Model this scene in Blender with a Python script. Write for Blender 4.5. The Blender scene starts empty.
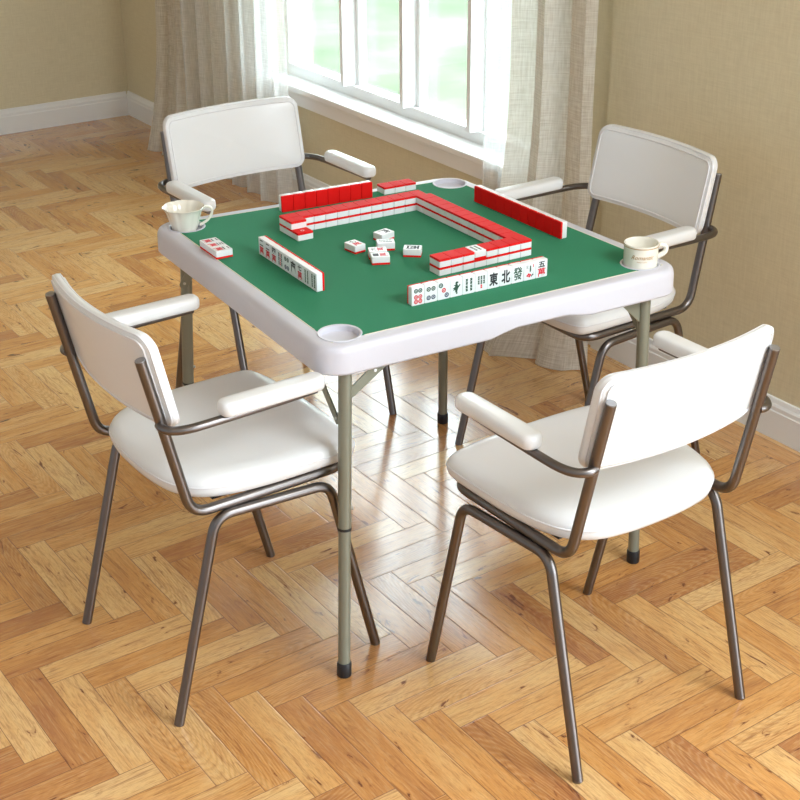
import bpy, bmesh, math, random
from mathutils import Vector, Matrix
random.seed(7)
PI = math.pi
scene = bpy.context.scene
col = scene.collection

# ------------------------------------------------------------------ helpers
def link(o, parent=None):
    col.objects.link(o)
    if parent is not None:
        o.parent = parent
    return o

def tag(o, label=None, cat=None, group=None, kind=None):
    if label: o['label'] = label
    if cat: o['category'] = cat
    if group: o['group'] = group
    if kind: o['kind'] = kind
    return o

def empty(name, loc=(0, 0, 0), rz=0, parent=None):
    o = bpy.data.objects.new(name, None)
    o.empty_display_size = .05
    o.location = loc
    o.rotation_euler = (0, 0, rz)
    return link(o, parent)

def obj(name, bm, mat, parent=None, smooth=None):
    me = bpy.data.meshes.new(name)
    bmesh.ops.recalc_face_normals(bm, faces=bm.faces[:])
    bm.to_mesh(me)
    bm.free()
    mats = mat if isinstance(mat, (list, tuple)) else [mat]
    for m in mats: me.materials.append(m)
    if smooth is not None:
        me.shade_smooth()
        if smooth > 0:
            me.set_sharp_from_angle(angle=math.radians(smooth))
    o = bpy.data.objects.new(name, me)
    return link(o, parent)

def box(bm, x0, x1, y0, y1, z0, z1, bev=0, seg=2, mi=0):
    vs = [bm.verts.new((x, y, z)) for x in (x0, x1) for y in (y0, y1) for z in (z0, z1)]
    idx = [(0, 1, 3, 2), (4, 6, 7, 5), (0, 4, 5, 1), (2, 3, 7, 6), (0, 2, 6, 4), (1, 5, 7, 3)]
    fs = [bm.faces.new([vs[i] for i in f]) for f in idx]
    for f in fs: f.material_index = mi
    if bev:
        es = list({e for f in fs for e in f.edges})
        bmesh.ops.bevel(bm, geom=es, offset=bev, segments=seg, profile=.6, affect='EDGES', clamp_overlap=True)
    return bm

def catmull(pts, n=8):
    P = [Vector(p) for p in pts]
    P = [2*P[0]-P[1]] + P + [2*P[-1]-P[-2]]
    out = []
    for i in range(1, len(P)-2):
        a, b, c, d = P[i-1], P[i], P[i+1], P[i+2]
        for k in range(n):
            t = k/n
            out.append(.5*((2*b)+(-a+c)*t+(2*a-5*b+4*c-d)*t*t+(-a+3*b-3*c+d)*t**3))
    out.append(P[-2])
    return out

def fillet(pts, rads, n=7):
    """polyline with rounded corners"""
    P = [Vector(p) for p in pts]
    out = [P[0]]
    for i in range(1, len(P)-1):
        a, b, c = P[i-1], P[i], P[i+1]
        r = rads[i-1] if isinstance(rads, (list, tuple)) else rads
        u = (a-b).normalized(); v = (c-b).normalized()
        ang = u.angle(v)
        d = min(r/math.tan(ang/2), (a-b).length*.48, (c-b).length*.48)
        p0, p1 = b+u*d, b+v*d
        for k in range(n+1):
            t = k/n
            out.append((1-t)**2*p0 + 2*t*(1-t)*b + t*t*p1)
    out.append(P[-1])
    return out

def tube(bm, pts, r, seg=14, cap=True, rfun=None):
    P = [Vector(p) for p in pts]
    n = len(P)
    T = []
    for i in range(n):
        a = P[max(i-1, 0)]; b = P[min(i+1, n-1)]
        T.append((b-a).normalized())
    up = Vector((0, 0, 1)) if abs(T[0].z) < .9 else Vector((1, 0, 0))
    N = (up - T[0]*up.dot(T[0])).normalized()
    rings = []
    for i in range(n):
        if i:
            N = (N - T[i]*N.dot(T[i])).normalized()
        B = T[i].cross(N)
        rr = rfun(i/(n-1)) if rfun else r
        rings.append([bm.verts.new(P[i] + (N*math.cos(2*PI*k/seg)+B*math.sin(2*PI*k/seg))*rr) for k in range(seg)])
    for i in range(n-1):
        for k in range(seg):
            bm.faces.new((rings[i][k], rings[i][(k+1) % seg], rings[i+1][(k+1) % seg], rings[i+1][k]))
    if cap:
        bm.faces.new(rings[0][::-1]); bm.faces.new(rings[-1])
    return bm

def lathe(bm, prof, seg=32, c=(0, 0, 0), rmod=None):
    rings = []
    for r, z in prof:
        if r < 1e-6:
            rings.append([bm.verts.new((c[0], c[1], c[2]+z))])
        else:
            rings.append([bm.verts.new((c[0]+r*(rmod(2*PI*k/seg, z) if rmod else 1)*math.cos(2*PI*k/seg),
                                        c[1]+r*(rmod(2*PI*k/seg, z) if rmod else 1)*math.sin(2*PI*k/seg), c[2]+z)) for k in range(seg)])
    for a, b in zip(rings, rings[1:]):
        for k in range(seg):
            k2 = (k+1) % seg
            if len(a) == 1 and len(b) == 1: continue
            if len(a) == 1: bm.faces.new((a[0], b[k], b[k2]))
            elif len(b) == 1: bm.faces.new((a[k], a[k2], b[0]))
            else: bm.faces.new((a[k], a[k2], b[k2], b[k]))
    return bm

def loft(bm, rings, cap=True):
    R = [[bm.verts.new(p) for p in ring] for ring in rings]
    n = len(R[0])
    for a, b in zip(R, R[1:]):
        for k in range(n):
            bm.faces.new((a[k], a[(k+1) % n], b[(k+1) % n], b[k]))
    if cap:
        bm.faces.new(R[0][::-1]); bm.faces.new(R[-1])
    return R

# ------------------------------------------------------------------ materials
def newmat(name):
    m = bpy.data.materials.new(name); m.use_nodes = True
    nt = m.node_tree
    return m, nt, nt.nodes['Principled BSDF'], nt.nodes['Material Output']

def simple(name, c, rough=.5, metal=0, coat=0, bump=None, spec=None, var=None):
    m, nt, p, o = newmat(name)
    p.inputs['Base Color'].default_value = (*c, 1)
    p.inputs['Roughness'].default_value = rough
    p.inputs['Metallic'].default_value = metal
    if coat:
        p.inputs['Coat Weight'].default_value = coat
        p.inputs['Coat Roughness'].default_value = .12
    if spec is not None: p.inputs['Specular IOR Level'].default_value = spec
    if bump or var:
        tc = nt.nodes.new('ShaderNodeTexCoord')
        nz = nt.nodes.new('ShaderNodeTexNoise')
        nz.inputs['Scale'].default_value = (bump or var)[0]
        nz.inputs['Detail'].default_value = 5
        nt.links.new(tc.outputs['Object'], nz.inputs['Vector'])
    if bump:
        b = nt.nodes.new('ShaderNodeBump')
        b.inputs['Strength'].default_value = bump[1]
        b.inputs['Distance'].default_value = .002
        nt.links.new(nz.outputs['Fac'], b.inputs['Height'])
        nt.links.new(b.outputs['Normal'], p.inputs['Normal'])
    if var:
        mx = nt.nodes.new('ShaderNodeMix'); mx.data_type = 'RGBA'
        mx.inputs[6].default_value = (*c, 1)
        mx.inputs[7].default_value = (*[x*var[1] for x in c], 1)
        nt.links.new(nz.outputs['Fac'], mx.inputs[0])
        nt.links.new(mx.outputs[2], p.inputs['Base Color'])
    return m

WHITE_VINYL = simple('white_vinyl', (.77, .78, .79), .30, bump=(35, .08), coat=.25)
PIPING = simple('piping_vinyl', (.74, .74, .76), .35)
METAL = simple('brushed_brown_steel', (.175, .158, .152), .32, 1.0)
METAL_CAP = simple('tube_end_plug', (.34, .34, .35), .4, .8)
TABLE_WHITE = simple('table_plastic', (.61, .61, .68), .42, bump=(160, .06))
FELT = simple('green_felt', (.030, .205, .108), .85, bump=(900, .25), spec=.25, var=(6, 1.22))
SAGE = simple('sage_powder_coat', (.235, .24, .185), .38, .25, bump=(60, .05))
RUBBER = simple('black_rubber', (.012, .012, .014), .5)
STEEL = simple('zinc_rivet', (.62, .62, .6), .3, 1)
TILE_WHITE = simple('tile_white', (.82, .83, .85), .35, coat=.1)
TILE_RED = simple('tile_red', (.76, .010, .009), .55, spec=.08)
INK_RED = simple('ink_red', (.70, .02, .04), .5)
INK_BLACK = simple('ink_black', (.012, .014, .02), .5)
INK_GREEN = simple('ink_green', (.02, .075, .045), .5)
INK_BLUE = simple('ink_blue', (.03, .05, .12), .5)
PORCELAIN = simple('cream_porcelain', (.83, .80, .71), .14, coat=.5)
GOLD = simple('gold_line', (.50, .30, .13), .35, .4)
TRIM = simple('trim_white', (.86, .86, .85), .38)
WINDOW_WHITE = simple('window_white', (.90, .90, .90), .35)

def wall_material():
    m, nt, p, o = newmat('grasscloth_tan_wall')
    N, L = nt.nodes, nt.links
    tc = N.new('ShaderNodeTexCoord')
    mp = N.new('ShaderNodeMapping'); mp.inputs['Scale'].default_value = (14, 14, 240)
    mp2 = N.new('ShaderNodeMapping'); mp2.inputs['Scale'].default_value = (220, 220, 20)
    a = N.new('ShaderNodeTexNoise'); a.inputs['Scale'].default_value = 1; a.inputs['Detail'].default_value = 3
    b = N.new('ShaderNodeTexNoise'); b.inputs['Scale'].default_value = 1; b.inputs['Detail'].default_value = 3
    L.new(tc.outputs['Object'], mp.inputs[0]); L.new(tc.outputs['Object'], mp2.inputs[0])
    L.new(mp.outputs[0], a.inputs['Vector']); L.new(mp2.outputs[0], b.inputs['Vector'])
    ad = N.new('ShaderNodeMath'); ad.operation = 'ADD'
    L.new(a.outputs['Fac'], ad.inputs[0]); L.new(b.outputs['Fac'], ad.inputs[1])
    rm = N.new('ShaderNodeMapRange'); rm.inputs[1].default_value = .7; rm.inputs[2].default_value = 1.3
    L.new(ad.outputs[0], rm.inputs[0])
    mx = N.new('ShaderNodeMix'); mx.data_type = 'RGBA'
    mx.inputs[6].default_value = (.66, .585, .395, 1); mx.inputs[7].default_value = (.74, .665, .465, 1)
    L.new(rm.outputs[0], mx.inputs[0]); L.new(mx.outputs[2], p.inputs['Base Color'])
    bp = N.new('ShaderNodeBump'); bp.inputs['Strength'].default_value = .12; bp.inputs['Distance'].default_value = .002
    L.new(ad.outputs[0], bp.inputs['Height']); L.new(bp.outputs[0], p.inputs['Normal'])
    p.inputs['Roughness'].default_value = .55
    return m
WALL = wall_material()

def floor_material():
    m, nt, p, o = newmat('oak_herringbone')
    N, L = nt.nodes, nt.links
    def val(x):
        return x
    def M(op, a, b=None, c=None):
        n = N.new('ShaderNodeMath'); n.operation = op
        for i, x in enumerate((a, b, c)):
            if x is None: continue
            if isinstance(x, (int, float)): n.inputs[i].default_value = x
            else: L.new(x, n.inputs[i])
        return n.outputs[0]
    def mixf(f, a, b):   # a where f=0
        return M('ADD', M('MULTIPLY', M('SUBTRACT', 1, f), a), M('MULTIPLY', f, b))
    tc = N.new('ShaderNodeTexCoord'); sp = N.new('ShaderNodeSeparateXYZ')
    L.new(tc.outputs['Object'], sp.inputs[0])
    s, y = sp.outputs[0], sp.outputs[1]      # object x = along window wall, object y = outwards
    v = M('DIVIDE', M('ADD', M('MULTIPLY', y, -1), -1.806), .0704)
    u = M('DIVIDE', M('SUBTRACT', M('SUBTRACT', s, 4.5975), M('MULTIPLY', v, .0021)), .0707)
    u = M('ADD', u, 2000); v = M('ADD', v, 2000)
    i = M('FLOOR', u); j = M('FLOOR', v)
    mm = M('MODULO', M('ADD', i, j), 10)
    isS = M('LESS_THAN', mm, 4.5)
    # S planks run along u
    sS = M('SUBTRACT', i, mm)
    alS = M('SUBTRACT', u, sS); acS = M('SUBTRACT', v, j)
    sD = M('SUBTRACT', j, M('SUBTRACT', mm, 5))
    alD = M('SUBTRACT', v, sD); acD = M('SUBTRACT', u, i)
    al = mixf(isS, alD, alS); ac = mixf(isS, acD, acS)
    idx = mixf(isS, i, sS); idy = mixf(isS, sD, j)
    cid = N.new('ShaderNodeCombineXYZ'); L.new(idx, cid.inputs[0]); L.new(idy, cid.inputs[1]); L.new(isS, cid.inputs[2])
    wn = N.new('ShaderNodeTexWhiteNoise'); wn.noise_dimensions = '3D'; L.new(cid.outputs[0], wn.inputs['Vector'])
    wsep = N.new('ShaderNodeSeparateColor'); L.new(wn.outputs['Color'], wsep.inputs[0])
    r1, r2, r3 = wsep.outputs[0], wsep.outputs[1], wsep.outputs[2]
    # grain coordinates, offset per plank
    def grain(sx, sy, scale, detail, off, dist=0.0, rough=.55):
        cv = N.new('ShaderNodeCombineXYZ')
        L.new(M('ADD', M('MULTIPLY', al, sx), M('MULTIPLY', r1, 50+off)), cv.inputs[0])
        L.new(M('ADD', M('MULTIPLY', ac, sy), M('MULTIPLY', r2, 37+off)), cv.inputs[1])
        L.new(M('MULTIPLY', r3, 20+off), cv.inputs[2])
        g = N.new('ShaderNodeTexNoise'); g.inputs['Scale'].default_value = scale; g.inputs['Detail'].default_value = detail
        g.inputs['Distortion'].default_value = dist; g.inputs['Roughness'].default_value = rough
        L.new(cv.outputs[0], g.inputs['Vector']); return g.outputs['Fac'], cv
    gbig, _ = grain(.28, .9, 1.3, 3, 3, .6)
    gmid, cv = grain(.45, 4.5, 1.6, 6, 11, 1.2, .6)
    gfine, _ = grain(2.2, 17, 1.6, 5, 23, .5, .65)
    gknot, _ = grain(.8, 2.6, 1.15, 4, 31, 1.0)
    gst, _ = grain(.32, 5.5, 1.3, 5, 47, 1.6, .6)
    # cathedral rings
    wv = N.new('ShaderNodeTexWave'); wv.wave_type = 'RINGS'; wv.rings_direction = 'Z'; wv.inputs['Scale'].default_value = 2.1
    wv.inputs['Distortion'].default_value = 4.5; wv.inputs['Detail'].default_value = 3; wv.inputs['Detail Scale'].default_value = 1.2
    cvw = N.new('ShaderNodeCombineXYZ')
    L.new(M('MULTIPLY', M('SUBTRACT', al, M('MULTIPLY', r1, 5)), .42), cvw.inputs[0])
    L.new(M('MULTIPLY', M('SUBTRACT', ac, M('SUBTRACT', M('MULTIPLY', r2, 1.6), .3)), 1.9), cvw.inputs[1])
    L.new(M('MULTIPLY', r3, 9), cvw.inputs[2])
    L.new(cvw.outputs[0], wv.inputs['Vector'])
    # tone per plank
    tone = N.new('ShaderNodeMapRange'); L.new(M('ADD', M('MULTIPLY', r1, .60), M('MULTIPLY', gbig, .60)), tone.inputs[0])
    tone.inputs[1].default_value = .18; tone.inputs[2].default_value = .98
    cr = N.new('ShaderNodeValToRGB'); L.new(tone.outputs[0], cr.inputs[0])
    e = cr.color_ramp.elements
    e[0].position = 0; e[0].color = (.80, .53, .245, 1)
    e[1].position = 1; e[1].color = (.42, .165, .06, 1)
    for pos, c in ((.32, (.75, .435, .165, 1)), (.58, (.66, .315, .092, 1)), (.8, (.53, .235, .072, 1))):
        x = e.new(pos); x.color = c
    def mixc(f, a, b, blend='MIX'):
        n = N.new('ShaderNodeMix'); n.data_type = 'RGBA'; n.blend_type = blend
        if isinstance(f, (int, float)): n.inputs[0].default_value = f
        else: L.new(f, n.inputs[0])
        for k, x in ((6, a), (7, b)):
            if isinstance(x, tuple): n.inputs[k].default_value = x
            else: L.new(x, n.inputs[k])
        return n.outputs[2]
    def rng(x, a, b, c=0, d=1):
        n = N.new('ShaderNodeMapRange'); L.new(x, n.inputs[0])
        for k, t in zip((1, 2, 3, 4), (a, b, c, d)): n.inputs[k].default_value = t
        return n.outputs[0]
    c = cr.outputs[0]
    c = mixc(M('MULTIPLY', rng(gmid, .52, .72), .55), c, (.33, .12, .04, 1))
    c = mixc(M('MULTIPLY', rng(gmid, .48, .30), .35), c, (.74, .50, .24, 1))
    c = mixc(M('MULTIPLY', M('MULTIPLY', rng(wv.outputs[0], .62, .95), rng(r3, .66, .8)), .11), c, (.80, .60, .36, 1))
    c = mixc(M('MULTIPLY', M('MULTIPLY', rng(wv.outputs[0], .35, .05), rng(r3, .60, .8)), .18), c, (.26, .09, .035, 1))
    c = mixc(M('MULTIPLY', rng(gfine, .46, .74), .42), c, (.30, .13, .05, 1))
    c = mixc(M('MULTIPLY', rng(gst, .55, .70), .72), c, (.24, .08, .028, 1))
    c = mixc(M('MULTIPLY', rng(gknot, .665, .705), .95), c, (.07, .024, .012, 1))
    c = mixc(M('MULTIPLY', rng(gknot, .60, .70), .5), c, (.26, .08, .03, 1))
    # gaps
    def edge(x, mx_):
        return M('MINIMUM', x, M('SUBTRACT', mx_, x))
    ed = M('MINIMUM', edge(ac, 1), edge(al, 5))
    gap = rng(ed, .007, .017, 1, 0)
    c = mixc(M('MULTIPLY', gap, .8), c, (.12, .042, .018, 1))
    bev = rng(ed, .0, .035, 1, 0)
    L.new(c, p.inputs['Base Color'])
    rr = rng(gmid, .3, .7, .16, .24)
    ro = M('ADD', rr, M('MULTIPLY', gap, .45))
    L.new(ro, p.inputs['Roughness'])
    p.inputs['Specular IOR Level'].default_value = .75
    L.new(M('MULTIPLY', M('SUBTRACT', 1, gap), .7), p.inputs['Coat Weight']); L.new(M('SUBTRACT', .75, M('MULTIPLY', gap, .7)), p.inputs['Specular IOR Level']); p.inputs['Coat Roughness'].default_value = .16
    h = M('ADD', M('MULTIPLY', bev, -1.0), M('MULTIPLY', gfine, .12))
    bp = N.new('ShaderNodeBump'); bp.inputs['Strength'].default_value = .35; bp.inputs['Distance'].default_value = .0012
    L.new(h, bp.inputs['Height']); L.new(bp.outputs[0], p.inputs['Normal'])
    return m
FLOOR = floor_material()

def cloth_material(name, c1, c2, scale, trans, alpha, alpha_var=0.0):
    m, nt, p, o = newmat(name)
    N, L = nt.nodes, nt.links
    nt.nodes.remove(p)
    uv = N.new('ShaderNodeUVMap'); uv.uv_map = 'cloth'
    def strands(sx, sy):
        mp = N.new('ShaderNodeMapping'); mp.inputs['Scale'].default_value = (sx, sy, 1)
        L.new(uv.outputs[0], mp.inputs[0])
        n = N.new('ShaderNodeTexNoise'); n.inputs['Scale'].default_value = scale; n.inputs['Detail'].default_value = 3
        L.new(mp.outputs[0], n.inputs['Vector']); return n.outputs['Fac']
    a = strands(1, .06); b = strands(.06, 1)
    ad = N.new('ShaderNodeMath'); ad.operation = 'ADD'; L.new(a, ad.inputs[0]); L.new(b, ad.inputs[1])
    rm = N.new('ShaderNodeMapRange'); rm.inputs[1].default_value = .75; rm.inputs[2].default_value = 1.25
    L.new(ad.outputs[0], rm.inputs[0])
    mx = N.new('ShaderNodeMix'); mx.data_type = 'RGBA'
    mx.inputs[6].default_value = (*c1, 1); mx.inputs[7].default_value = (*c2, 1)
    L.new(rm.outputs[0], mx.inputs[0])
    d = N.new('ShaderNodeBsdfDiffuse'); t = N.new('ShaderNodeBsdfTranslucent'); tr = N.new('ShaderNodeBsdfTransparent')
    L.new(mx.outputs[2], d.inputs[0]); L.new(mx.outputs[2], t.inputs[0])
    bp = N.new('ShaderNodeBump'); bp.inputs['Strength'].default_value = .3; bp.inputs['Distance'].default_value = .002
    L.new(ad.outputs[0], bp.inputs['Height']); L.new(bp.outputs[0], d.inputs['Normal'])
    m1 = N.new('ShaderNodeMixShader'); m1.inputs[0].default_value = trans
    L.new(d.outputs[0], m1.inputs[1]); L.new(t.outputs[0], m1.inputs[2])
    m2 = N.new('ShaderNodeMixShader')
    if alpha_var:
        r2 = N.new('ShaderNodeMapRange'); L.new(rm.outputs[0], r2.inputs[0])
        r2.inputs[3].default_value = alpha-alpha_var; r2.inputs[4].default_value = alpha+alpha_var
        L.new(r2.outputs[0], m2.inputs[0])
    else:
        m2.inputs[0].default_value = alpha
    L.new(tr.outputs[0], m2.inputs[1]); L.new(m1.outputs[0], m2.inputs[2])
    L.new(m2.outputs[0], o.inputs[0])
    return m
LINEN = cloth_material('linen_beige', (.70, .645, .555), (.87, .835, .765), 260, .45, .93, .05)
SHEER = cloth_material('white_voile', (.80, .81, .80), (.88, .89, .88), 300, .36, .58, .06)

def glass_material():
    m, nt, p, o = newmat('clear_glass')
    N, L = nt.nodes, nt.links
    nt.nodes.remove(p)
    tr = N.new('ShaderNodeBsdfTransparent'); gl = N.new('ShaderNodeBsdfGlossy'); gl.inputs['Roughness'].default_value = .02
    tr.inputs[0].default_value = (.93, .965, .95, 1)
    fr = N.new('ShaderNodeLayerWeight'); pw = N.new('ShaderNodeMath'); pw.operation = 'POWER'; pw.inputs[1].default_value = 4
    ma = N.new('ShaderNodeMath'); ma.operation = 'MULTIPLY_ADD'; ma.inputs[1].default_value = .5; ma.inputs[2].default_value = .04
    L.new(fr.outputs['Facing'], pw.inputs[0]); L.new(pw.outputs[0], ma.inputs[0])
    mx = N.new('ShaderNodeMixShader'); L.new(ma.outputs[0], mx.inputs[0]); L.new(tr.outputs[0], mx.inputs[1]); L.new(gl.outputs[0], mx.inputs[2])
    L.new(mx.outputs[0], o.inputs[0])
    return m
GLASS = glass_material()

def lawn_material():
    m, nt, p, o = newmat('lawn')
    N, L = nt.nodes, nt.links
    tc = N.new('ShaderNodeTexCoord'); nz = N.new('ShaderNodeTexNoise'); nz.inputs['Scale'].default_value = .9; nz.inputs['Detail'].default_value = 4
    L.new(tc.outputs['Object'], nz.inputs['Vector'])
    cr = N.new('ShaderNodeValToRGB'); L.new(nz.outputs['Fac'], cr.inputs[0])
    e = cr.color_ramp.elements
    e[0].position = .33; e[0].color = (.14, .185, .105, 1); e[1].position = .68; e[1].color = (.31, .335, .265, 1)
    x = e.new(.5); x.color = (.20, .25, .155, 1)
    L.new(cr.outputs[0], p.inputs['Base Color']); p.inputs['Roughness'].default_value = .9
    return m
LAWN = lawn_material()
HEDGE = simple('hedge_green', (.10, .2, .06), .8, var=(5, 2.2))

# ------------------------------------------------------------------ room
RC = Vector((1.03345657, 4.28207617, 0)); RA = -1.5352678     # local x along the window wall, local y outwards
def room(o):
    o.location = RC; o.rotation_euler = (0, 0, RA)
    return tag(o, kind='structure')
def rbox(name, mat, *b, bev=0):
    bm = bmesh.new(); box(bm, *b, bev=bev)
    return room(obj(name, bm, mat))
H = 2.7
WX0, WX1, WZ0, WZ1 = 1.52, 3.42, .495, 2.25
SMAX = 6.6
rbox('floor', FLOOR, -.15, 9.0, -5.5, .2, -.12, 0)
rbox('ceiling', simple('ceiling_white', (.8, .8, .78), .7), -.15, 9.0, -5.5, .2, H, H+.12)
bm = bmesh.new()
for b in ((-.15, WX0, 0, .2, 0, H), (WX1, SMAX, 0, .2, 0, H), (WX0, WX1, 0, .2, 0, WZ0), (WX0, WX1, 0, .2, WZ1, H)):
    box(bm, *b)
room(obj('wall_window', bm, WALL))
rbox('wall_left', WALL, -.15, 0, -5.5, 0, 0, H)
# shallow pier right of the curtain
rbox('wall_right', WALL, 3.62, SMAX, -.012, 0, 0, H)

def baseboard(name, p0, p1, nrm):
    prof = [(0, 0), (.016, 0), (.016, .083), (.0135, .086), (.0135, .098), (.009, .106), (.006, .118), (0, .120)]
    bm = bmesh.new(); rings = []
    for P in (p0, p1):
        rings.append([Vector((P[0]+nrm[0]*a, P[1]+nrm[1]*a, z)) for a, z in prof])
    loft(bm, rings)
    return room(obj(name, bm, TRIM))
baseboard('baseboard_back', (0, 0), (3.62, 0), (0, -1))
baseboard('baseboard_right', (3.62, -.012), (SMAX, -.012), (0, -1))
baseboard('baseboard_left', (0, -5.4), (0, -.016), (1, 0))

# window
win = empty('window_1'); room(win)
def wchild(name, mat, boxes, bev=.003):
    bm = bmesh.new()
    for b in boxes: box(bm, *b, bev=bev)
    return obj(name, bm, mat, win)
GD = .092
wchild('casing', WINDOW_WHITE, [(WX0-.07, WX0, -.018, .0, WZ0-.02, WZ1+.07), (WX1, WX1+.07, -.018, 0, WZ0-.02, WZ1+.07), (WX0, WX1, -.018, 0, WZ1, WZ1+.07)])
wchild('window_sill', WINDOW_WHITE, [(WX0-.09, WX1+.09, -.050, GD-.02, WZ0-.024, WZ0+.002)], .006)
wchild('apron', WINDOW_WHITE, [(WX0-.07, WX1+.07, -.022, 0, WZ0-.085, WZ0-.024), (WX0-.07, WX1+.07, -.030, -.022, WZ0-.040, WZ0-.024)])
wchild('window_frame', WINDOW_WHITE, [(WX0, WX0+.045, GD-.035, GD+.03, WZ0, WZ1), (WX1-.045, WX1, GD-.035, GD+.03, WZ0, WZ1),
    (WX0+.045, WX1-.045, GD-.035, GD+.03, WZ0, WZ0+.045), (WX0+.045, WX1-.045, GD-.035, GD+.03, WZ1-.045, WZ1)])
mul = [2.043, 2.458, 2.873, 3.288]
for x in mul:
    wchild('mullion', WINDOW_WHITE, [(x-.011, x+.011, GD-.075, GD+.03, WZ0+.045, WZ1-.045), (x-.030, x+.030, GD-.012, GD+.025, WZ0+.045, WZ1-.045)], .002)
xs = [WX0+.045] + mul + [WX1-.045]
for a, b in zip(xs, xs[1:]):
    g0 = a + (.030 if a in mul else 0); g1 = b - (.030 if b in mul else 0)
    wchild('pane', GLASS, [(g0, g1, GD+.004, GD+.010, WZ0+.045, WZ1-.045)], 0)
# outside
bm = bmesh.new(); box(bm, -14, 20, .25, 34, -.42, -.35)
lawn = obj('lawn', bm, LAWN); lawn.location = RC; lawn.rotation_euler = (0, 0, RA)
tag(lawn, kind='structure')
bm = bmesh.new()
rg = random.Random(3)
for k in range(26):
    m_ = Matrix.Translation((-13+k*1.3, 24+rg.uniform(-.5, .5), .3)) @ Matrix.Diagonal((1.0, .8, rg.uniform(1.0, 1.7), 1))
    bmesh.ops.create_icosphere(bm, subdivisions=3, radius=1, matrix=m_)
for v in bm.verts:
    v.co += Vector((rg.uniform(-1, 1), rg.uniform(-1, 1), rg.uniform(-1, 1)))*.07
hd = obj('hedge', bm, HEDGE, smooth=0); hd.location = RC; hd.rotation_euler = (0, 0, RA)
tag(hd, 'clipped green hedge far behind the lawn outside the window', 'hedge')

# curtains: cloth sheets following a plan curve, spreading at the hem
def curtain(name, mat, s0, s1, dist, folds, amp, label, cat_group, hem=None, top=2.55, seed=1, flare=0.0, ph=0.0, bot=.004):
    rr = random.Random(seed)
    nx, nz = int(90*(s1-s0)*1.6)+40, 46
    phs = [rr.uniform(0, 2*PI) for _ in range(4)]
    bm = bmesh.new(); uvl = bm.loops.layers.uv.new('cloth')
    grid = []
    for a in range(nx+1):
        t = a/nx
        colv = []
        for b in range(nz+1):
            q = b/nz
            z = bot + (top-bot)*(q**1.6)
            k = max(0, 1-z/.9)            # towards the hem
            ss = s0 + (s1-s0)*t
            mid = (s0+s1)/2
            ss += (ss-mid)*flare*k*k
            w = math.sin(2*PI*folds*t+ph) + .35*math.sin(2*PI*folds*1.9*t+phs[0]+z*.5) + .22*math.sin(2*PI*folds*.53*t+phs[1]-z*.4)
            am = amp*(1+.35*k)
            d = dist + am*w + (hem(t)*k**3 if hem else 0)
            ss += .35*am*math.sin(4*PI*folds*t+ph+.8)
            colv.append((bm.verts.new((ss, -d, z)), (t*(s1-s0)*1.6, z)))
        grid.append(colv)
    for a in range(nx):
        for b in range(nz):
            q4 = (grid[a][b], grid[a+1][b], grid[a+1][b+1], grid[a][b+1])
            f = bm.faces.new([q[0] for q in q4])
            for l, q in zip(f.loops, q4): l[uvl].uv = q[1]
    o = obj(name, bm, mat, smooth=0)
    o.location = RC; o.rotation_euler = (0, 0, RA)
    return tag(o, label, 'curtain', cat_group)
curtain('linen_curtain', LINEN, .665, .94, .105, 2.5, .024, 'beige linen curtain hanging left of the window behind the far left chair', 'linen curtains', hem=lambda t: .09-.03*t, seed=4, flare=.06)
curtain('sheer_curtain', SHEER, .955, 1.84, .125, 6.5, .020, 'white translucent sheer curtain at the left end of the window', 'sheer curtains', seed=9)
curtain('linen_curtain', LINEN, 3.33, 3.69, .135, 2.2, .030, 'beige linen curtain hanging right of the window behind the far right chair', 'linen curtains', hem=lambda t: .17 if t < .6 else .17-.14*(t-.6)/.4, seed=14, flare=.42, ph=2.2)
curtain('sheer_curtain', SHEER, 3.07, 3.40, .062, 3.5, .013, 'white translucent sheer curtain at the right end of the window above the red tile rack', 'sheer curtains', hem=lambda t: .03, seed=21)

# ------------------------------------------------------------------ chairs
TR = .0108
def chair_frame_paths():
    p = {}
    for s in (1, -1):
        p['up', s] = [(s*.204, -.250, .811), (s*.211, -.177, .474), (s*.214, .0, .471)]
    return p
def rounded_outline(ctrl, n=6):
    P = [Vector((x, y, 0)) for x, y in ctrl]
    m = len(P); out = []
    for i in range(m):
        a, b, c, d = P[(i-1) % m], P[i], P[(i+1) % m], P[(i+2) % m]
        for k in range(n):
            t = k/n
            out.append(.5*((2*b)+(-a+c)*t+(2*a-5*b+4*c-d)*t*t+(-a+3*b-3*c+d)*t**3))
    return out
SEAT_HALF = [(0, .226), (.10, .224), (.168, .217), (.213, .202), (.226, .168), (.228, .09), (.226, 0), (.216, -.08), (.192, -.142), (.145, -.180), (.08, -.195)]
SEAT_OUT = SEAT_HALF + [(0, -.199)] + [(-x, y) for x, y in reversed(SEAT_HALF[1:])]

def offset_ring(ring, d, z):
    n = len(ring); out = []
    for i in range(n):
        t = (ring[(i+1) % n]-ring[i-1]).normalized()
        nn = Vector((-t.y, t.x, 0))      # outward or inward depending on winding
        out.append(Vector((ring[i].x, ring[i].y, 0)) + nn*d + Vector((0, 0, z)))
    return out

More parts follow.
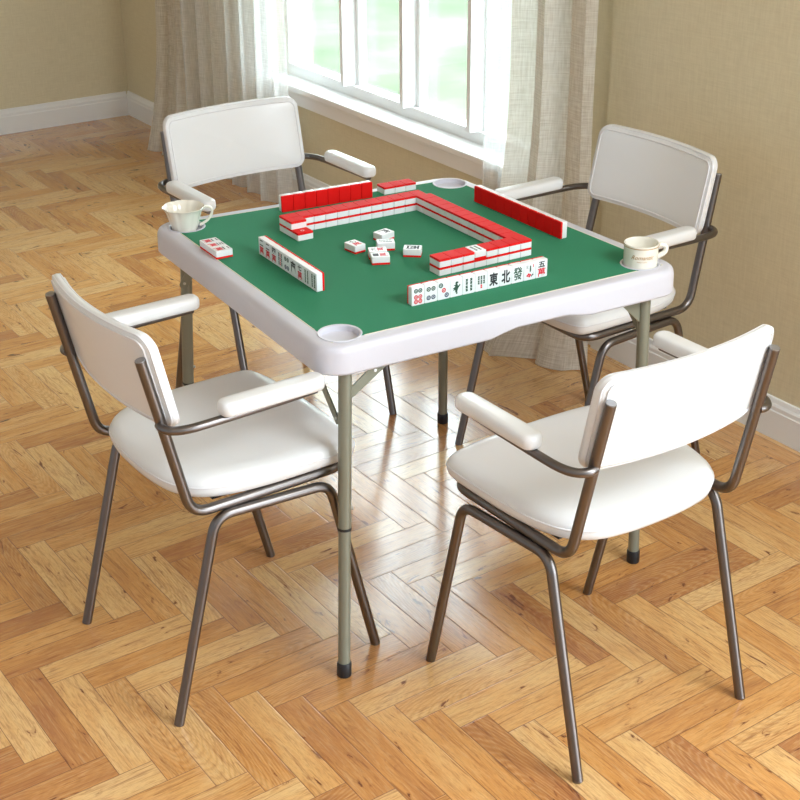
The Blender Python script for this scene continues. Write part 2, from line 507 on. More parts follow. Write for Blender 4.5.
def make_seat(bm):
    ring = rounded_outline(SEAT_OUT, 4)    # clockwise => +n is outward for (-t.y,t.x)
    c = Vector((0, 0, 0))
    test = offset_ring(ring, .01, 0)
    sgn = 1 if test[0].length > ring[0].length else -1
    def R(d, z): return offset_ring(ring, sgn*d, z)
    def S(f, z):
        return [Vector((v.x*f, v.y*f+.01*(1-f), z)) for v in ring]
    rings = [S(.2, 0.4750), S(.7, 0.4750), R(-.030, 0.4750), R(-.012, 0.4770), R(-.003, 0.4830), R(0, 0.4910), R(.001, 0.4990), R(0, 0.5070), R(-.003, 0.5140), R(-.010, 0.5210), R(-.022, 0.5255), S(.82, 0.5275), S(.6, 0.5285), S(.3, 0.5290)]
    loft(bm, rings)
    return ring, R

def pad_point(x, z):
    """centre surface of the curved back pad"""
    y = -.250 + (.811-z)*.2135
    y = y + .026 - .029*(1-(x/.214)**2)
    return y
def make_back(bm):
    hw, z0, z1, rc, th = .216, .655, .858, .032, .014
    # rounded-rectangle polygon in x,z, lofted from rear to front with inset edges
    def outline(inset):
        pts = []
        cs = [(hw-rc, z1-rc, 0), (-(hw-rc), z1-rc, 90), (-(hw-rc), z0+rc, 180), (hw-rc, z0+rc, 270)]
        for ci, (cx, cz, a0) in enumerate(cs):
            for k in range(7):
                a = math.radians(a0+90*k/6)
                pts.append((cx+(rc-inset)*math.cos(a), cz+(rc-inset)*math.sin(a)))
            nx = cs[(ci+1) % 4]
            # straight run subdivided
            ax = pts[-1]; a1 = math.radians(nx[2]); bx = (nx[0]+(rc-inset)*math.cos(a1), nx[1]+(rc-inset)*math.sin(a1))
            for k in range(1, 12):
                t = k/12; pts.append((ax[0]*(1-t)+bx[0]*t, ax[1]*(1-t)+bx[1]*t))
        return pts
    def ring(inset, dy):
        return [Vector((x, pad_point(x, z)+dy, z)) for x, z in outline(inset)]
    def sc(f, dy):
        cz = (z0+z1)/2
        return [Vector((x*f, pad_point(x*f, cz+(z-cz)*f)+dy, cz+(z-cz)*f)) for x, z in outline(.016)]
    rings = [sc(.02, -th+.002), sc(.5, -th+.001), sc(.85, -th+.001), ring(.016, -th+.001), ring(.006, -th+.003), ring(.001, -.006), ring(0, 0), ring(.001, .006), ring(.006, th-.003), ring(.018, th), sc(.85, th+.001), sc(.5, th+.002), sc(.02, th+.002)]
    loft(bm, rings)
    return outline, ring

def make_chair():
    root = empty('armchair')
    bm = bmesh.new(); ring, R = make_seat(bm)
    seat = obj('seat', bm, WHITE_VINYL, root, smooth=50)
    bm = bmesh.new(); pr = R(.0005, .503); pr.append(pr[0]); tube(bm, pr, .0022, 6, cap=False)
    obj('piping', bm, PIPING, seat, smooth=0)
    bm = bmesh.new(); outline, rg = make_back(bm)
    back = obj('backrest', bm, WHITE_VINYL, root, smooth=50)
    bm = bmesh.new()
    for ins, dy in ((.003, -.0075), (.003, .0075), (.0125, .0128), (.0125, -.0128)):
        pr = rg(ins, dy); pr.append(pr[0]); tube(bm, pr, .0022, 6, cap=False)
    obj('piping', bm, PIPING, back, smooth=0)
    # back frame: one tube from one upright, under the seat and up again
    pts = [(.204, -.252, .811), (.212, -.178, .4665), (.212, .180, .4640), (-.212, .180, .4640), (-.212, -.178, .4665), (-.204, -.252, .811)]
    bm = bmesh.new(); tube(bm, fillet(pts, [.050, .045, .045, .050], 9), TR, 16)
    fr = obj('back_frame', bm, METAL, root, smooth=40)
    for s in (1, -1):
        a = Vector((s*.204, -.252, .811)); d = (Vector((s*.204, -.252, .811))-Vector((s*.212, -.178, .4665))).normalized()
        bm = bmesh.new(); tube(bm, [a+d*-.004, a+d*.0022], TR*.93, 16)
        obj('end_plug', bm, METAL_CAP, fr, smooth=40)
    # legs, each to the middle of its side rail
    for s in (1, -1):
        rail_r = (s*.219, -.130, .449); rail_f = (s*.227, .130, .441); mid = (s*.223, .0, .445)
        for foot, bend in (((s*.226, -.250, .0), rail_r), ((s*.228, .238, .0), rail_f)):
            bm = bmesh.new(); tube(bm, fillet([foot, bend, mid], .048, 9), TR, 16)
            obj('leg', bm, METAL, root, smooth=40)
        # armrest tube and pad
        path = catmull([(s*.208, -.228, .675), (s*.224, -.229, .674), (s*.241, -.219, .6735), (s*.253, -.195, .674), (s*.258, -.15, .6755), (s*.258, 0, .678), (s*.256, .088, .680)], 6)
        bm = bmesh.new(); tube(bm, path, .0088, 14)
        arm = obj('armrest', bm, METAL, root, smooth=40)
        # pad
        L0, L1, hw = -.126, .104, .0225
        rings = []
        for z, ins in ((.684, .004), (.687, .0012), (.694, 0), (.702, 0), (.708, .002), (.7115, .006), (.7125, .013)):
            pl = []
            rc = .020
            for cx, cy, a0 in ((1, 1, 0), (-1, 1, 90), (-1, -1, 180), (1, -1, 270)):
                for k in range(6):
                    a = math.radians(a0+18*k)
                    pl.append(Vector((s*.257+cx*(hw-rc)+(rc-ins)*math.cos(a), (L0+L1)/2+cy*((L1-L0)/2-rc)+(rc-ins)*math.sin(a), z)))
            rings.append(pl)
        bm = bmesh.new(); loft(bm, rings)
        obj('arm_pad', bm, WHITE_VINYL, arm, smooth=50)
    # seat support plate under the front
    bm = bmesh.new(); box(bm, -.19, .19, -.12, .170, .4700, .4755, .001)
    obj('seat_plate', bm, RUBBER, root)
    return root

def copy_tree(o, parent=None):
    c = o.copy(); col.objects.link(c); c.parent = parent
    for ch in list(o.children): copy_tree(ch, c)
    return c

proto = make_chair()
POSES = [((-.55731633, -.15010343), .05716069, 'white vinyl armchair at the near left side of the table, facing right'),
         ((.0013, -.71029418), 1.61737460, 'white vinyl armchair nearest the camera at lower right, seen from behind'),
         ((.09386753, .82118921), -1.5136336, 'white vinyl armchair behind the table at far left, before the left curtain'),
         ((.63731764, .11408401), 3.18431401, 'white vinyl armchair at the far right of the table, against the tan wall')]
for k, ((x, y), a, lab) in enumerate(POSES):
    o = proto if k == 0 else copy_tree(proto)
    o.location = (x, y, 0); o.rotation_euler = (0, 0, a-PI/2)
    tag(o, lab, 'armchair', 'armchairs around the mahjong table')

# ------------------------------------------------------------------ table
TZ = .76
N_, R_, B_, L_ = Vector((-.404, -.380)), Vector((.431, -.402)), Vector((.395, .390)), Vector((-.382, .451))
table = empty('folding_table')
tag(table, 'square folding card table with green felt, white plastic rim and grey green legs', 'table')
def inset_quad(q, d):
    out = []
    n = len(q)
    for i in range(n):
        p, a, b = q[i-1], q[i], q[(i+1) % n]
        e1 = (a-p).normalized(); e2 = (b-a).normalized()
        n1 = Vector((e1.y, -e1.x)); n2 = Vector((e2.y, -e2.x))    # outward for ccw
        bis = (n1+n2).normalized()
        out.append(a + bis*d/max(.2, bis.dot(n1)))
    return out
Q = [N_, R_, B_, L_]
def rquad(d, r, z, n=8, m=24, notch=0.0):
    q = inset_quad(Q, d); out = []
    for i in range(4):
        p, a, b = q[i-1], q[i], q[(i+1) % 4]
        u = (p-a).normalized(); v = (b-a).normalized()
        p0, p1 = a+u*r, a+v*r
        arc = []
        cen = a+(u+v)*r
        for k in range(n+1):
            t = k/n*PI/2
            w = cen - v*r*math.cos(t) - u*r*math.sin(t)
            arc.append(w)
        out += arc
        nxt = q[(i+1) % 4]; c = q[(i+2) % 4]
        e = nxt + (a-nxt).normalized()*r
        for k in range(1, m):
            out.append(arc[-1].lerp(e, k/m))
    pts = [Vector((w.x, w.y, z)) for w in out]
    for k in range(1, m):          # arched cut-out in the lower edge of the near right side
        t = k/m
        pts[n+k].z += notch*max(0, min(1, (t-.43)/.05))*max(0, min(1, (.74-t)/.08))
    return pts
OUT = .036
bm = bmesh.new()
rings = [rquad(-.02, .04, TZ-.030), rquad(OUT-.012, .05, TZ-.030), rquad(OUT-.006, .055, TZ-.059, notch=.013), rquad(OUT-.002, .058, TZ-.061, notch=.013), rquad(OUT+.001, .060, TZ-.057, notch=.013), rquad(OUT, .060, TZ-.017),
         rquad(OUT-.001, .059, TZ-.011), rquad(OUT-.004, .056, TZ-.0050), rquad(OUT-.008, .053, TZ-.0016), rquad(OUT-.013, .049, TZ-.0001), rquad(.003, .012, TZ)]
loft(bm, rings)
top = obj('tabletop', bm, TABLE_WHITE, table, smooth=35)
# felt sheet
bm = bmesh.new()
loft(bm, [rquad(0, .004, TZ-.0015), rquad(0, .004, TZ+.0006)])
felt = obj('felt', bm, FELT, table)
HOLD = [Vector((-.369, -.349)), Vector((.396, -.368)), Vector((.372, .362)), Vector((-.353, .416))]
HR = .043
bm = bmesh.new()
for h in HOLD:
    lathe(bm, [(0, -.016), (HR, -.016), (HR, .02), (0, .02)], 48, (h.x, h.y, TZ))
cut = obj('cutter', bm, TABLE_WHITE)
for o in (top, felt):
    md = o.modifiers.new('b', 'BOOLEAN'); md.operation = 'DIFFERENCE'; md.object = cut; md.solver = 'MANIFOLD'
bpy.context.view_layer.update()
dg = bpy.context.evaluated_depsgraph_get()
baked = [(o, bpy.data.meshes.new_from_object(o.evaluated_get(dg))) for o in (top, felt)]
for o, me in baked:
    o.modifiers.clear(); o.data = me
bpy.data.objects.remove(cut)
for h in HOLD:
    bm = bmesh.new()
    lathe(bm, [(0, -.0125), (HR-.007, -.0125), (HR-.0035, -.011), (HR-.003, .0005), (HR-.001, .0018), (HR+.0015, .0018), (HR+.0025, .0007), (HR-.0005, -.002), (HR-.0005, -.0155), (0, -.0155)], 48, (h.x, h.y, TZ))
    obj('cup_holder', bm, TABLE_WHITE, table, smooth=35)
# thin cream seam line along the felt edge
bm = bmesh.new()
loft(bm, [rquad(-.0002, .004, TZ-.001), rquad(.0022, .005, TZ-.001), rquad(.0022, .005, TZ+.0009), rquad(-.0002, .004, TZ+.0009), rquad(-.0002, .004, TZ-.001)], cap=False)
bmesh.ops.remove_doubles(bm, verts=bm.verts[:], dist=1e-5)
for h in HOLD:
    kill = [f for f in bm.faces if (f.calc_center_median().xy-h).length < HR+.004]
    bmesh.ops.delete(bm, geom=kill, context='FACES')
obj('felt_edging', bm, simple('cream_edging', (.74, .72, .60), .6), table)

FEET = [Vector((-.425, -.429)), Vector((.400, -.413)), Vector((.429, .473)), Vector((-.372, .478))]
TOPS = [Vector((-.378, -.385)), Vector((.392, -.394)), Vector((.368, .384)), Vector((-.3775, .372))]
LR = .0140
def lp(k, z):
    t = z/(TZ-.03)
    w = FEET[k].lerp(TOPS[k], t)
    return Vector((w.x, w.y, z))
for k in range(4):
    bm = bmesh.new()
    tube(bm, [lp(k, .012), lp(k, .349)], LR*.93, 20)
    tube(bm, [lp(k, .351), lp(k, .728)], LR, 20)
    leg = obj('leg', bm, SAGE, table, smooth=40)
    bm = bmesh.new(); tube(bm, [lp(k, 0), lp(k, .002), lp(k, .030), lp(k, .033)], LR*1.13, 20, rfun=lambda t: LR*(1.13 if .02 < t < .95 else 1.04))
    obj('foot_cap', bm, RUBBER, leg, smooth=40)
    bm = bmesh.new(); tube(bm, [lp(k, .347), lp(k, .353)], LR*1.03, 20)
    obj('joint_ring', bm, RUBBER, leg, smooth=40)
    c = lp(k, .395); dx = Vector((.8, -.5, 0)).normalized()
    bm = bmesh.new(); tube(bm, [c+dx*LR*.8, c+dx*(LR+.004)], .0035, 10)
    obj('snap_button', bm, STEEL, leg, smooth=40)
# braces
def strap(name, a, b, w, th, wdir, holes=(), mat=SAGE, w2=None):
    a, b = Vector(a), Vector(b); d = (b-a).normalized(); wd = (Vector(wdir)-d*d.dot(Vector(wdir))).normalized(); n = d.cross(wd)
    w2 = w2 or w
    bm = bmesh.new()
    ring = []
    for P, ww, sg in ((a, w, -1), (b, w2, 1)):
        for k in range(9):
            ang = PI*k/8 - PI/2
            ring.append(P + wd*(-sg)*ww/2*math.sin(ang)*(1) + d*sg*ww/2*math.cos(ang)*.9)
    loft(bm, [[p-n*th/2 for p in ring], [p+n*th/2 for p in ring]])
    o = obj(name, bm, mat, table)
    for t in holes:
        c = a.lerp(b, t)
        bm = bmesh.new(); tube(bm, [c-n*(th/2+.0012), c+n*(th/2+.0012)], .0035, 10)
        obj('rivet', bm, STEEL, o)
zc = TZ-.045
def along(k, j, t):   # point from leg top k towards leg top j
    return TOPS[k].lerp(TOPS[j], t)
PAIR = {0: (3, 1), 1: (0, 2), 2: (1, 3), 3: (0, 2)}
# near leg: thin locking strut to the left, flat plate to the right
def P3(w, z): return Vector((w.x, w.y, z))
RV, VV = Vector((.841, -.541, 0)), Vector((.42, .907, 0))
strap('brace_strut', P3(along(0, 3, .25), zc), lp(0, .588)+Vector((-.012, .008, 0)), .014, .004, (0, 1, 0), (.03, .97))
strap('brace_plate', P3(along(0, 1, .155), zc), lp(0, .640)+Vector((.006, 0, 0)), .024, .003, (1, 0, 0), (.45,), w2=.020)
strap('brace_plate', P3(along(1, 0, .085), zc), lp(1, .640), .046, .003, (1, 0, 0), (.40,), w2=.030)
strap('brace_strut', P3(along(1, 2, .14), zc), lp(1, .590), .014, .004, (0, 1, 0), (.03, .97))
strap('brace_strut', lp(3, .705)+RV*.030-VV*.018, lp(3, .632)-RV*.006-VV*.018, .020, .004, RV, (.1, .93))
strap('brace_strut', P3(along(2, 1, .14), zc), lp(2, .620), .014, .004, (0, 1, 0), (.03, .97))
strap('brace_strut', P3(along(2, 3, .14), zc), lp(2, .620), .014, .004, (1, 0, 0), (.03, .97))

# ------------------------------------------------------------------ cups
def cup_scalloped(loc, rz):
    root = empty('teacup', loc, rz)
    tag(root, 'cream porcelain teacup with scalloped rim in the left corner holder', 'cup')
    def rm(a, z):
        k = min(1, max(0, z/.056))
        return 1 + .075*(.35+.65*k)*abs(math.cos(4*a))**.6-.045*(.35+.65*k)
    bm = bmesh.new()
    outer = [(0, 0), (.027, 0), (.0285, .003), (.031, .010), (.035, .022), (.0385, .035), (.0425, .046), (.0475, .053), (.0500, .0555)]
    inner = [(.0490, .0562), (.0455, .0530), (.0405, .046), (.0365, .035), (.033, .022), (.029, .011), (.0, .008)]
    lathe(bm, outer+inner, 64, rmod=rm)
    obj('bowl', bm, PORCELAIN, root, smooth=60)
    bm = bmesh.new()
    tube(bm, catmull([(.041, 0, .046), (.054, 0, .052), (.066, 0, .048), (.066, 0, .036), (.055, 0, .022), (.036, 0, .012)], 6), .0032, 10)
    obj('handle', bm, PORCELAIN, root, smooth=60)
    return root
cup_scalloped((HOLD[3].x-.003, HOLD[3].y+.003, TZ-.0118), -.35).scale = (1, 1, 1.12)
def cup_straight(loc, rz):
    root = empty('teacup', loc, rz)
    tag(root, 'straight cream porcelain cup with gold rim line and script in the right corner holder', 'cup')
    bm = bmesh.new()
    r = .0385
    lathe(bm, [(0, 0), (.034, 0), (.0375, .003), (r, .008), (r, .054), (r+.001, .060), (r+.0005, .0625), (r-.0015, .0625), (r-.003, .058), (r-.003, .012), (.030, .006), (0, .005)], 56)
    obj('bowl', bm, PORCELAIN, root, smooth=50)
    bm = bmesh.new()
    lathe(bm, [(r+.0016, .0575), (r+.0018, .0590), (r-.0005, .0590), (r-.0005, .0575), (r+.0016, .0575)], 56)
    obj('gold_rim', bm, GOLD, root)
    bm = bmesh.new()
    tube(bm, catmull([(.036, 0, .052), (.047, 0, .055), (.0565, 0, .050), (.0575, 0, .042), (.052, 0, .034), (.036, 0, .026)], 6), .0058, 12)
    obj('handle', bm, PORCELAIN, root, smooth=60)
    # script wrapped round the side facing the camera
    view = math.atan2(-2.66-loc[1], -1.66-loc[0])-rz+.10
    bmt = bmesh.new()
    for body, size, z0 in (('Romantic', .0135, .034), ('PARIS TOUR', .0040, .027)):
        cu = bpy.data.curves.new('t', 'FONT'); cu.body = body; cu.size = size; cu.align_x = 'CENTER'; cu.shear = .45 if size > .01 else 0
        cu.resolution_u = 3
        if size > .01: cu.offset = .0001
        to = bpy.data.objects.new('t', cu); col.objects.link(to); bpy.context.view_layer.update()
        me = to.to_mesh()
        base = len(bmt.verts)
        vs = []
        for v in me.vertices:
            a = view + v.co.x/r
            vs.append(bmt.verts.new(((r+.0004)*math.cos(a), (r+.0004)*math.sin(a), z0+v.co.y)))
        for pgn in me.polygons:
            try: bmt.faces.new([vs[i] for i in pgn.vertices])
            except ValueError: pass
        bpy.data.objects.remove(to)
    obj('gold_script', bmt, GOLD, root)
    return root
cup_straight((HOLD[1].x, HOLD[1].y, TZ-.0118), -.42)

# ------------------------------------------------------------------ mahjong tiles
TW, TL, TT = .0313, .0410, .0188
def tile_mesh(z0, z1, mat, name):
    bm = bmesh.new(); box(bm, -TW/2+.00025, TW/2-.00025, -TL/2, TL/2, z0, z1)
    es = [e for e in bm.edges if abs(e.verts[0].co.z-e.verts[1].co.z) > 1e-5]
    bmesh.ops.bevel(bm, geom=es, offset=.0022, segments=3, affect='EDGES', profile=.5)
    lim = z1 if z1 > .01 else z0
    es = [e for e in bm.edges if all(abs(v.co.z-lim) < 1e-6 for v in e.verts)]
    bmesh.ops.bevel(bm, geom=es, offset=.0009, segments=2, affect='EDGES', profile=.5)
    bmesh.ops.recalc_face_normals(bm, faces=bm.faces[:])
    me = bpy.data.meshes.new(name); bm.to_mesh(me); bm.free(); me.materials.append(mat)
    me.shade_smooth(); me.set_sharp_from_angle(angle=math.radians(18))
    return me
BODY = tile_mesh(.0050, TT, TILE_WHITE, 'tile_body')
BACK = tile_mesh(0, .0050, TILE_RED, 'tile_back')
ZF = TT+.00018

def glyph(bm, ch, cx, cy, w, h, mi, bold=.0):
    cu = bpy.data.curves.new('t', 'FONT'); cu.body = ch; cu.size = 1; cu.resolution_u = 3; cu.offset = bold
    to = bpy.data.objects.new('t', cu); col.objects.link(to); bpy.context.view_layer.update()
    me = to.to_mesh()
    xs = [v.co.x for v in me.vertices]; ys = [v.co.y for v in me.vertices]
    x0, x1, y0, y1 = min(xs), max(xs), min(ys), max(ys)
    vs = [bm.verts.new((cx+((v.co.x-x0)/(x1-x0)-.5)*w, cy+((v.co.y-y0)/(y1-y0)-.5)*h, ZF)) for v in me.vertices]
    for p in me.polygons:
        try:
            f = bm.faces.new([vs[i] for i in p.vertices]); f.material_index = mi
        except ValueError: pass
    bpy.data.objects.remove(to)
def disc(bm, cx, cy, r, mi, ring=True):
    n = 16
    def circ(rad, dz=0): return [bm.verts.new((cx+rad*math.cos(2*PI*k/n), cy+rad*math.sin(2*PI*k/n), ZF+dz)) for k in range(n)]
    a = circ(r); b = circ(r*.52)
    for k in range(n):
        f = bm.faces.new((a[k], a[(k+1) % n], b[(k+1) % n], b[k])); f.material_index = mi
    c = circ(r*.34)
    f = bm.faces.new(c); f.material_index = mi
def stick(bm, cx, cy, w, h, mi):
    for dy in (-h*.25, h*.25):
        vs = [bm.verts.new((cx+x*w/2, cy+dy+y*h*.22, ZF)) for x, y in ((-.6, -1), (.6, -1), (1, -.6), (.55, 0), (1, .6), (.6, 1), (-.6, 1), (-1, .6), (-.55, 0), (-1, -.6))]
        f = bm.faces.new(vs); f.material_index = mi
def poly(bm, pts, mi, s=.001):
    f = bm.faces.new([bm.verts.new((x*s, y*s, ZF)) for x, y in pts]); f.material_index = mi
INKS = [INK_BLACK, INK_RED, INK_GREEN, INK_BLUE]
def face(kind):
    bm = bmesh.new()
    if kind.startswith('wan'):
        glyph(bm, kind[3:], 0, .0100, .0175, .0130, 0, .034); glyph(bm, '萬', 0, -.0080, .0205, .0190, 1, .026)
    elif kind.startswith('char'):
        glyph(bm, kind[4:], 0, 0, .0225, .0300, 0, .036)
    elif kind == 'fa': glyph(bm, '發', 0, 0, .0230, .0300, 2, .018)
    elif kind == 'pin6':
        for x in (-.0052, .0052):
            disc(bm, x, .0115, .0050, 2)
            for y in (-.0022, -.0122): disc(bm, x, y, .0050, 1)
    elif kind == 'pin4':
        for x in (-.0058, .0058):
            disc(bm, x, .0095, .0052, 2); disc(bm, x, -.0095, .0052, 3)
    elif kind == 'pin3':
        disc(bm, -.0072, .0115, .0054, 2); disc(bm, 0, 0, .0052, 1); disc(bm, .0072, -.0115, .0054, 3)
    elif kind in ('so4', 'so6', 'so8'):
        n = {'so4': 2, 'so6': 3, 'so8': 4}[kind]
        for x in (-.0055, .0055):
            for k in range(n): stick(bm, x, -.0150+(k+.5)*.030/n, .0064, .0285/n, 2)
    elif kind == 'so7':
        for x in (-.0068, 0, .0068):
            for k in range(3):
                if x != 0 and k == 0: continue
                stick(bm, x, -.0100+(k)*.0098, .0054, .0092, 1 if (x == 0 and k == 0) else 2)
    elif kind == 'so9':
        for x, mi in ((-.0068, 2), (0, 1), (.0068, 2)):
            for k in range(3): stick(bm, x, -.0098+k*.0098, .0054, .0092, mi)
    elif kind == 'bird':
        poly(bm, [(-2, 12), (1, 14), (4, 12), (5, 13), (4.5, 10), (2, 8.5), (4, 3), (9, 7), (10, 4), (6, 0), (4, -3), (2, -9), (3, -14), (-1, -15), (-1, -9), (-4, -12), (-3, -5), (-9, -7), (-6, -3), (-10, -2), (-5, 1), (-3, 4), (-8, 5), (-2, 7), (-3, 10)], 2)
        poly(bm, [(-.5, 10), (1.5, 11), (2, 9.6)], 0); 
    elif kind == 'flower':
        poly(bm, [(0, 13), (3, 12), (3.4, 2), (2, -2), (0, -3), (-.6, 2)], 2)
        glyph(bm, '花', -.0068, .0100, .0058, .0075, 2, .0)
        glyph(bm, '1', .0090, .0110, .0020, .0070, 1, .0)
        for cx, cy in ((-3, -7), (1.2, -9), (-6, -10), (-1, -12)):
            poly(bm, [(cx+2.8*math.cos(a*PI/4), cy+2.5*math.sin(a*PI/4)) for a in range(8)], 1)
        poly(bm, [(3, -12), (8, -7), (10, -2), (9, -7), (10.5, -12), (8, -10), (5, -14)], 0)
    elif kind == 'ring':
        # small pale ring printed on the red back
        n = 14
        a = [bm.verts.new((.0045*math.cos(2*PI*k/n), .0045*math.sin(2*PI*k/n), -.00018)) for k in range(n)]
        b = [bm.verts.new((.0028*math.cos(2*PI*k/n), .0028*math.sin(2*PI*k/n), -.00018)) for k in range(n)]
        for k in range(n): bm.faces.new((a[k], a[(k+1) % n], b[(k+1) % n], b[k]))
        me = bpy.data.meshes.new('mark'); bm.to_mesh(me); bm.free(); me.materials.append(TILE_WHITE); return me
    for f in bm.faces:
        f.normal_update()
        if f.normal.z < 0: f.normal_flip()
    me = bpy.data.meshes.new('mark'); bm.to_mesh(me); bm.free()
    for i in INKS: me.materials.append(i)
    return me
FACES = {}
def tile(center, up_face, up_glyph, label, group, kind=None):
    z = Vector(up_face).normalized(); y = Vector(up_glyph).normalized(); x = y.cross(z)
    root = bpy.data.objects.new('mahjong_tile', None); root.empty_display_size = .01
    col.objects.link(root)
    M4 = Matrix((x, y, z)).transposed().to_4x4()
    M4.translation = Vector(center) - z*(TT/2)
    root.matrix_world = M4
    for nm, me in (('tile_body', BODY), ('tile_back', BACK)):
        c = bpy.data.objects.new(nm, me); link(c, root)
    if kind:
        if kind not in FACES: FACES[kind] = face(kind)
        link(bpy.data.objects.new('face_marking' if kind != 'ring' else 'back_marking', FACES[kind]), root)
    tag(root, label, 'mahjong tile', group)
    return root
FZ = TZ+.0006
ORD = ['first', 'second', 'third', 'fourth', 'fifth', 'sixth', 'seventh', 'eighth', 'ninth', 'tenth', 'eleventh', 'twelfth', 'thirteenth']
def row(a, b, n):
    a, b = Vector((*a, 0)), Vector((*b, 0))
    d = (b-a).normalized()
    mid = (a+b)/2
    return [mid + d*(k-(n-1)/2)*TW*1.004 for k in range(n)], d
UP = Vector((0, 0, 1))
# left hand: nine standing tiles facing left
kinds = ['wan二', 'wan二', 'wan四', 'so9', 'pin4', 'char南', 'wan七', 'so8', 'so6']
names = ['with a black two over red character', 'with a black two over red character', 'with a black four over red character', 'with red and green bamboo sticks', 'with four small circles', 'with a black south character', 'with a black seven over red character', 'with eight green bamboo sticks', 'with six green bamboo sticks']
pts, d = row((-.293, .152), (-.299, -.131), 9)
nrm = d.cross(UP)      # d points to -y, normal to -x
if nrm.x > 0: nrm = -nrm
for k, p in enumerate(pts):
    c = p - nrm*(TT/2); c.z = FZ+TL/2
    tile(c, nrm, UP, 'standing tile %s, %s in the left row' % (names[k], ORD[k]), 'standing tiles of the left hand row', kinds[k])
# front hand: eleven standing tiles facing the camera
kinds = ['pin6', 'pin4', 'pin3', 'bird', 'so4', 'so7', 'char東', 'char北', 'fa', 'flower', 'wan五']
names = ['with two green and four red circles', 'with four circles', 'with three diagonal circles', 'with a green bird', 'with green bamboo sticks in two columns', 'with bamboo sticks and one red stick', 'with a black east character', 'with a black north character', 'with a green fortune character', 'with a red flower picture', 'with a black five over red character']
pts, d = row((-.172, -.308), (.172, -.318), 11)
nrm = Vector((d.y, -d.x, 0))
for k, p in enumerate(pts):
    c = p - nrm*(TT/2); c.z = FZ+TL/2
    tile(c, nrm, UP, 'standing tile %s, %s from left in the front row' % (names[k], ORD[k]), 'standing tiles of the front hand row', kinds[k])
# far hands show their red backs
pts, d = row((-.109, .384), (.138, .368), 8)
nrm = Vector((-d.y, d.x, 0))
for k, p in enumerate(pts):
    c = p + nrm*(TT/2); c.z = FZ+TL/2
    tile(c, nrm, UP, 'standing red backed tile, %s from the left in the far left row' % ORD[k], 'red backed standing tiles of the far left row')
pts, d = row((.338, .200), (.345, -.141), 11)
nrm = Vector((-d.y, d.x, 0))
if nrm.x < 0: nrm = -nrm
for k, p in enumerate(pts):
    c = p + nrm*(TT/2); c.z = FZ+TL/2
    tile(c, nrm, UP, 'standing red backed tile, %s from the far end in the right row' % ORD[k], 'red backed standing tiles of the right row')
# melds
pts, d = row((.176, .370), (.270, .366), 3)
nrm = Vector((-d.y, d.x, 0))
for k, p in enumerate(pts):
    c = p + nrm*(TL/2); c.z = FZ+TT/2
    tile(c, -UP, nrm, 'tile lying red side up, %s of three near the far corner cup holder' % ORD[k], 'three face down tiles by the far corner')
pts, d = row((-.392, .262), (-.394, .166), 3)
nrm = Vector((-d.y, d.x, 0))
if nrm.x < 0: nrm = -nrm
for k, p in enumerate(pts):
    c = p + nrm*(TL/2+.002); c.z = FZ+TT/2
    tile(c, UP, nrm, 'face up tile with red character, %s of three below the scalloped teacup' % ['farthest', 'middle', 'nearest'][k], 'three face up tiles by the left cup', 'wan二' if k != 1 else 'wan三')
# loose tiles
for (x, y), ydir, kd, lab in (
    ((-.099, .050), (-.14, 1), 'wan七', 'face up mahjong tile with red character, leftmost of the loose tiles mid table'),
    ((-.002, .082), (1, .22), 'char南', 'face up mahjong tile with black character, farthest of the loose tiles mid table'),
    ((-.033, .024), (.9, -.42), 'so8', 'face up mahjong tile with bamboo sticks among the loose tiles mid table'),
    ((-.077, -.0135), (-.9, .41), 'wan六', 'face up mahjong tile with red character, tucked behind the nearest loose tile'),
    ((-.091, -.0480), (-.9, .41), 'wan一', 'face up mahjong tile with red character, nearest of the loose tiles mid table'),
    ((-.0035, -.046), (.77, -.60), 'char西', 'face up mahjong tile with black character, rightmost of the loose tiles mid table')):
    tile((x, y, FZ+TT/2), UP, (*ydir, 0), lab, 'loose face up tiles mid table', kd)
# the built wall: two layers
def stack(pts, ydir, where, group, layers=(0, 1), special=None, skip=()):
    for k, p in enumerate(pts):
        for ly in layers:
            if (k, ly) in skip: continue
            c = Vector((p.x, p.y, FZ + TT/2 + ly*(TT+.0001)))
            sp = (special or {}).get((k, ly))
            layer = 'top layer' if ly else 'bottom layer'
            if sp == 'face':
                tile(c, UP, ydir, 'white tile lying face up among the red ones of the front wall row', group, 'so4')
            else:
                tile(c, -UP, ydir, 'red backed wall tile, %s, %s' % (layer, where % ORD[k]), group, sp)
# left stub, long axis along x
stub = [Vector((-.158, .2545-k*TW*1.004, 0)) for k in range(3)]
stack(stub, Vector((-1, 0, 0)), '%s of the short left end row', 'tile wall, left stub', special={(2, 0): 'ring'}, skip=((2, 1),))
pts, d = row((-.137, .250), (.208, .240), 11)
stack(pts, Vector((-d.y, d.x, 0)), '%s from the left in the back row', 'tile wall, back row')
pts, d = row((.1985, .2165), (.2020, -.1500), 12)
stack(pts, Vector((1, 0, 0)), '%s from the back in the right row', 'tile wall, right row')
pts, d = row((-.0265, -.1715), (.2235, -.1720), 8)
stack(pts, Vector((-d.y, d.x, 0)), '%s from the left in the front row', 'tile wall, front row', special={(3, 1): 'face'})

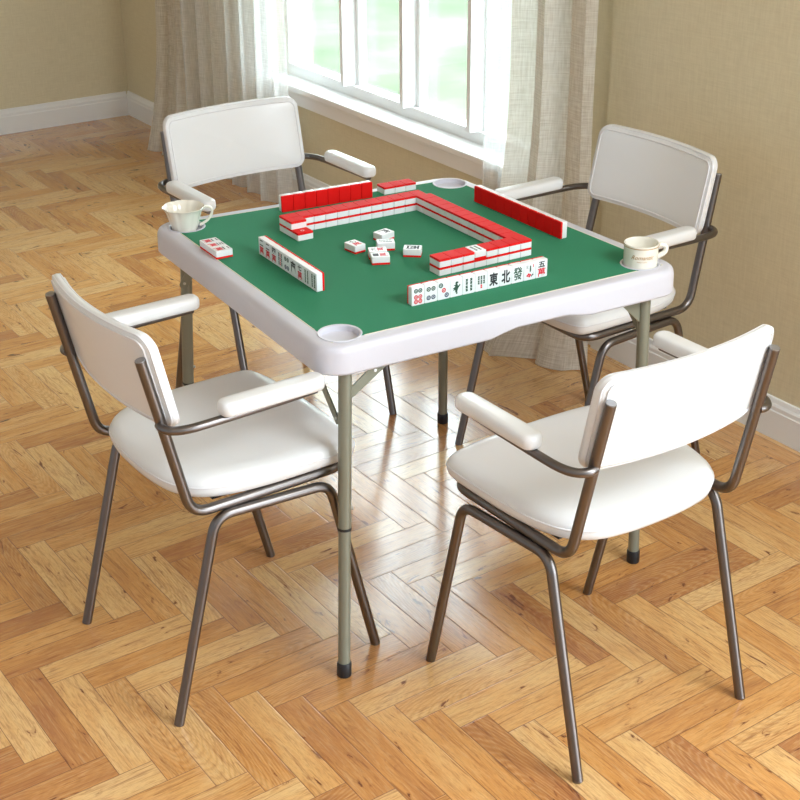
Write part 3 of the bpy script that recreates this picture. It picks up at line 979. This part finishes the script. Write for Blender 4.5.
# ------------------------------------------------------------------ light
SKY_IN, SKY_OUT = .68, 10.5
w = bpy.data.worlds.new('World'); scene.world = w; w.use_nodes = True
bg = w.node_tree.nodes['Background']
bg.inputs[0].default_value = (.83, .925, 1, 1)
wn_, wl_ = w.node_tree.nodes, w.node_tree.links
tcw = wn_.new('ShaderNodeTexCoord'); dt = wn_.new('ShaderNodeVectorMath'); dt.operation = 'DOT_PRODUCT'
dt.inputs[1].default_value = (.9993, .0355, 0)
wl_.new(tcw.outputs['Generated'], dt.inputs[0])
mr = wn_.new('ShaderNodeMapRange'); mr.inputs[1].default_value = -.1; mr.inputs[2].default_value = .5
mr.inputs[3].default_value = SKY_IN; mr.inputs[4].default_value = SKY_OUT
wl_.new(dt.outputs['Value'], mr.inputs[0]); wl_.new(mr.outputs[0], bg.inputs[1])
sl = bpy.data.lights.new('sun', 'SUN'); sl.energy = 2.0; sl.angle = .02; sl.color = (1, .97, .9)
so = bpy.data.objects.new('sun', sl); col.objects.link(so)
so.rotation_euler = Vector((.5*.9993, .5*.0355, -.866)).to_track_quat('-Z', 'Y').to_euler()
def area(name, loc, target, size, sy, power, color=(1, 1, 1)):
    l = bpy.data.lights.new(name, 'AREA'); l.shape = 'RECTANGLE'; l.size = size; l.size_y = sy; l.energy = power; l.color = color
    o = bpy.data.objects.new(name, l); col.objects.link(o)
    o.location = loc; o.rotation_euler = (Vector(target)-Vector(loc)).to_track_quat('-Z', 'Y').to_euler()
    return o
area('added_key_light', (.55, -2.55, 2.5), (.1, -.6, .3), 1.1, .9, 66, (.86, .945, 1))  # unseen key light added at camera right, standing in for another window

# ------------------------------------------------------------------ camera
cd = bpy.data.cameras.new('camera'); cam = bpy.data.objects.new('camera', cd); col.objects.link(cam)
cyaw, cpitch = .9986, .4497
PX = 1440.3222
cd.sensor_width = 36; cd.lens = PX/800*36
cd.shift_x = (400-420.7437)/800; cd.shift_y = (400.7278-400)/800
cd.clip_start = .05; cd.clip_end = 200
F = Vector((math.cos(cyaw)*math.cos(cpitch), math.sin(cyaw)*math.cos(cpitch), -math.sin(cpitch)))
rgt = F.cross(UP).normalized(); upv = rgt.cross(F)
M3 = Matrix((rgt, upv, -F)).transposed().to_4x4(); M3.translation = Vector((-1.6643, -2.6586, 1.8868))
cam.matrix_world = M3
scene.camera = cam
scene.view_settings.view_transform = 'Standard'
scene.view_settings.look = 'None'
scene.view_settings.exposure = 0.0
scene.view_settings.gamma = 1
scene.view_settings.use_curve_mapping = False
scene.cycles.max_bounces = 8
scene.cycles.transparent_max_bounces = 12
scene.cycles.use_denoising = True
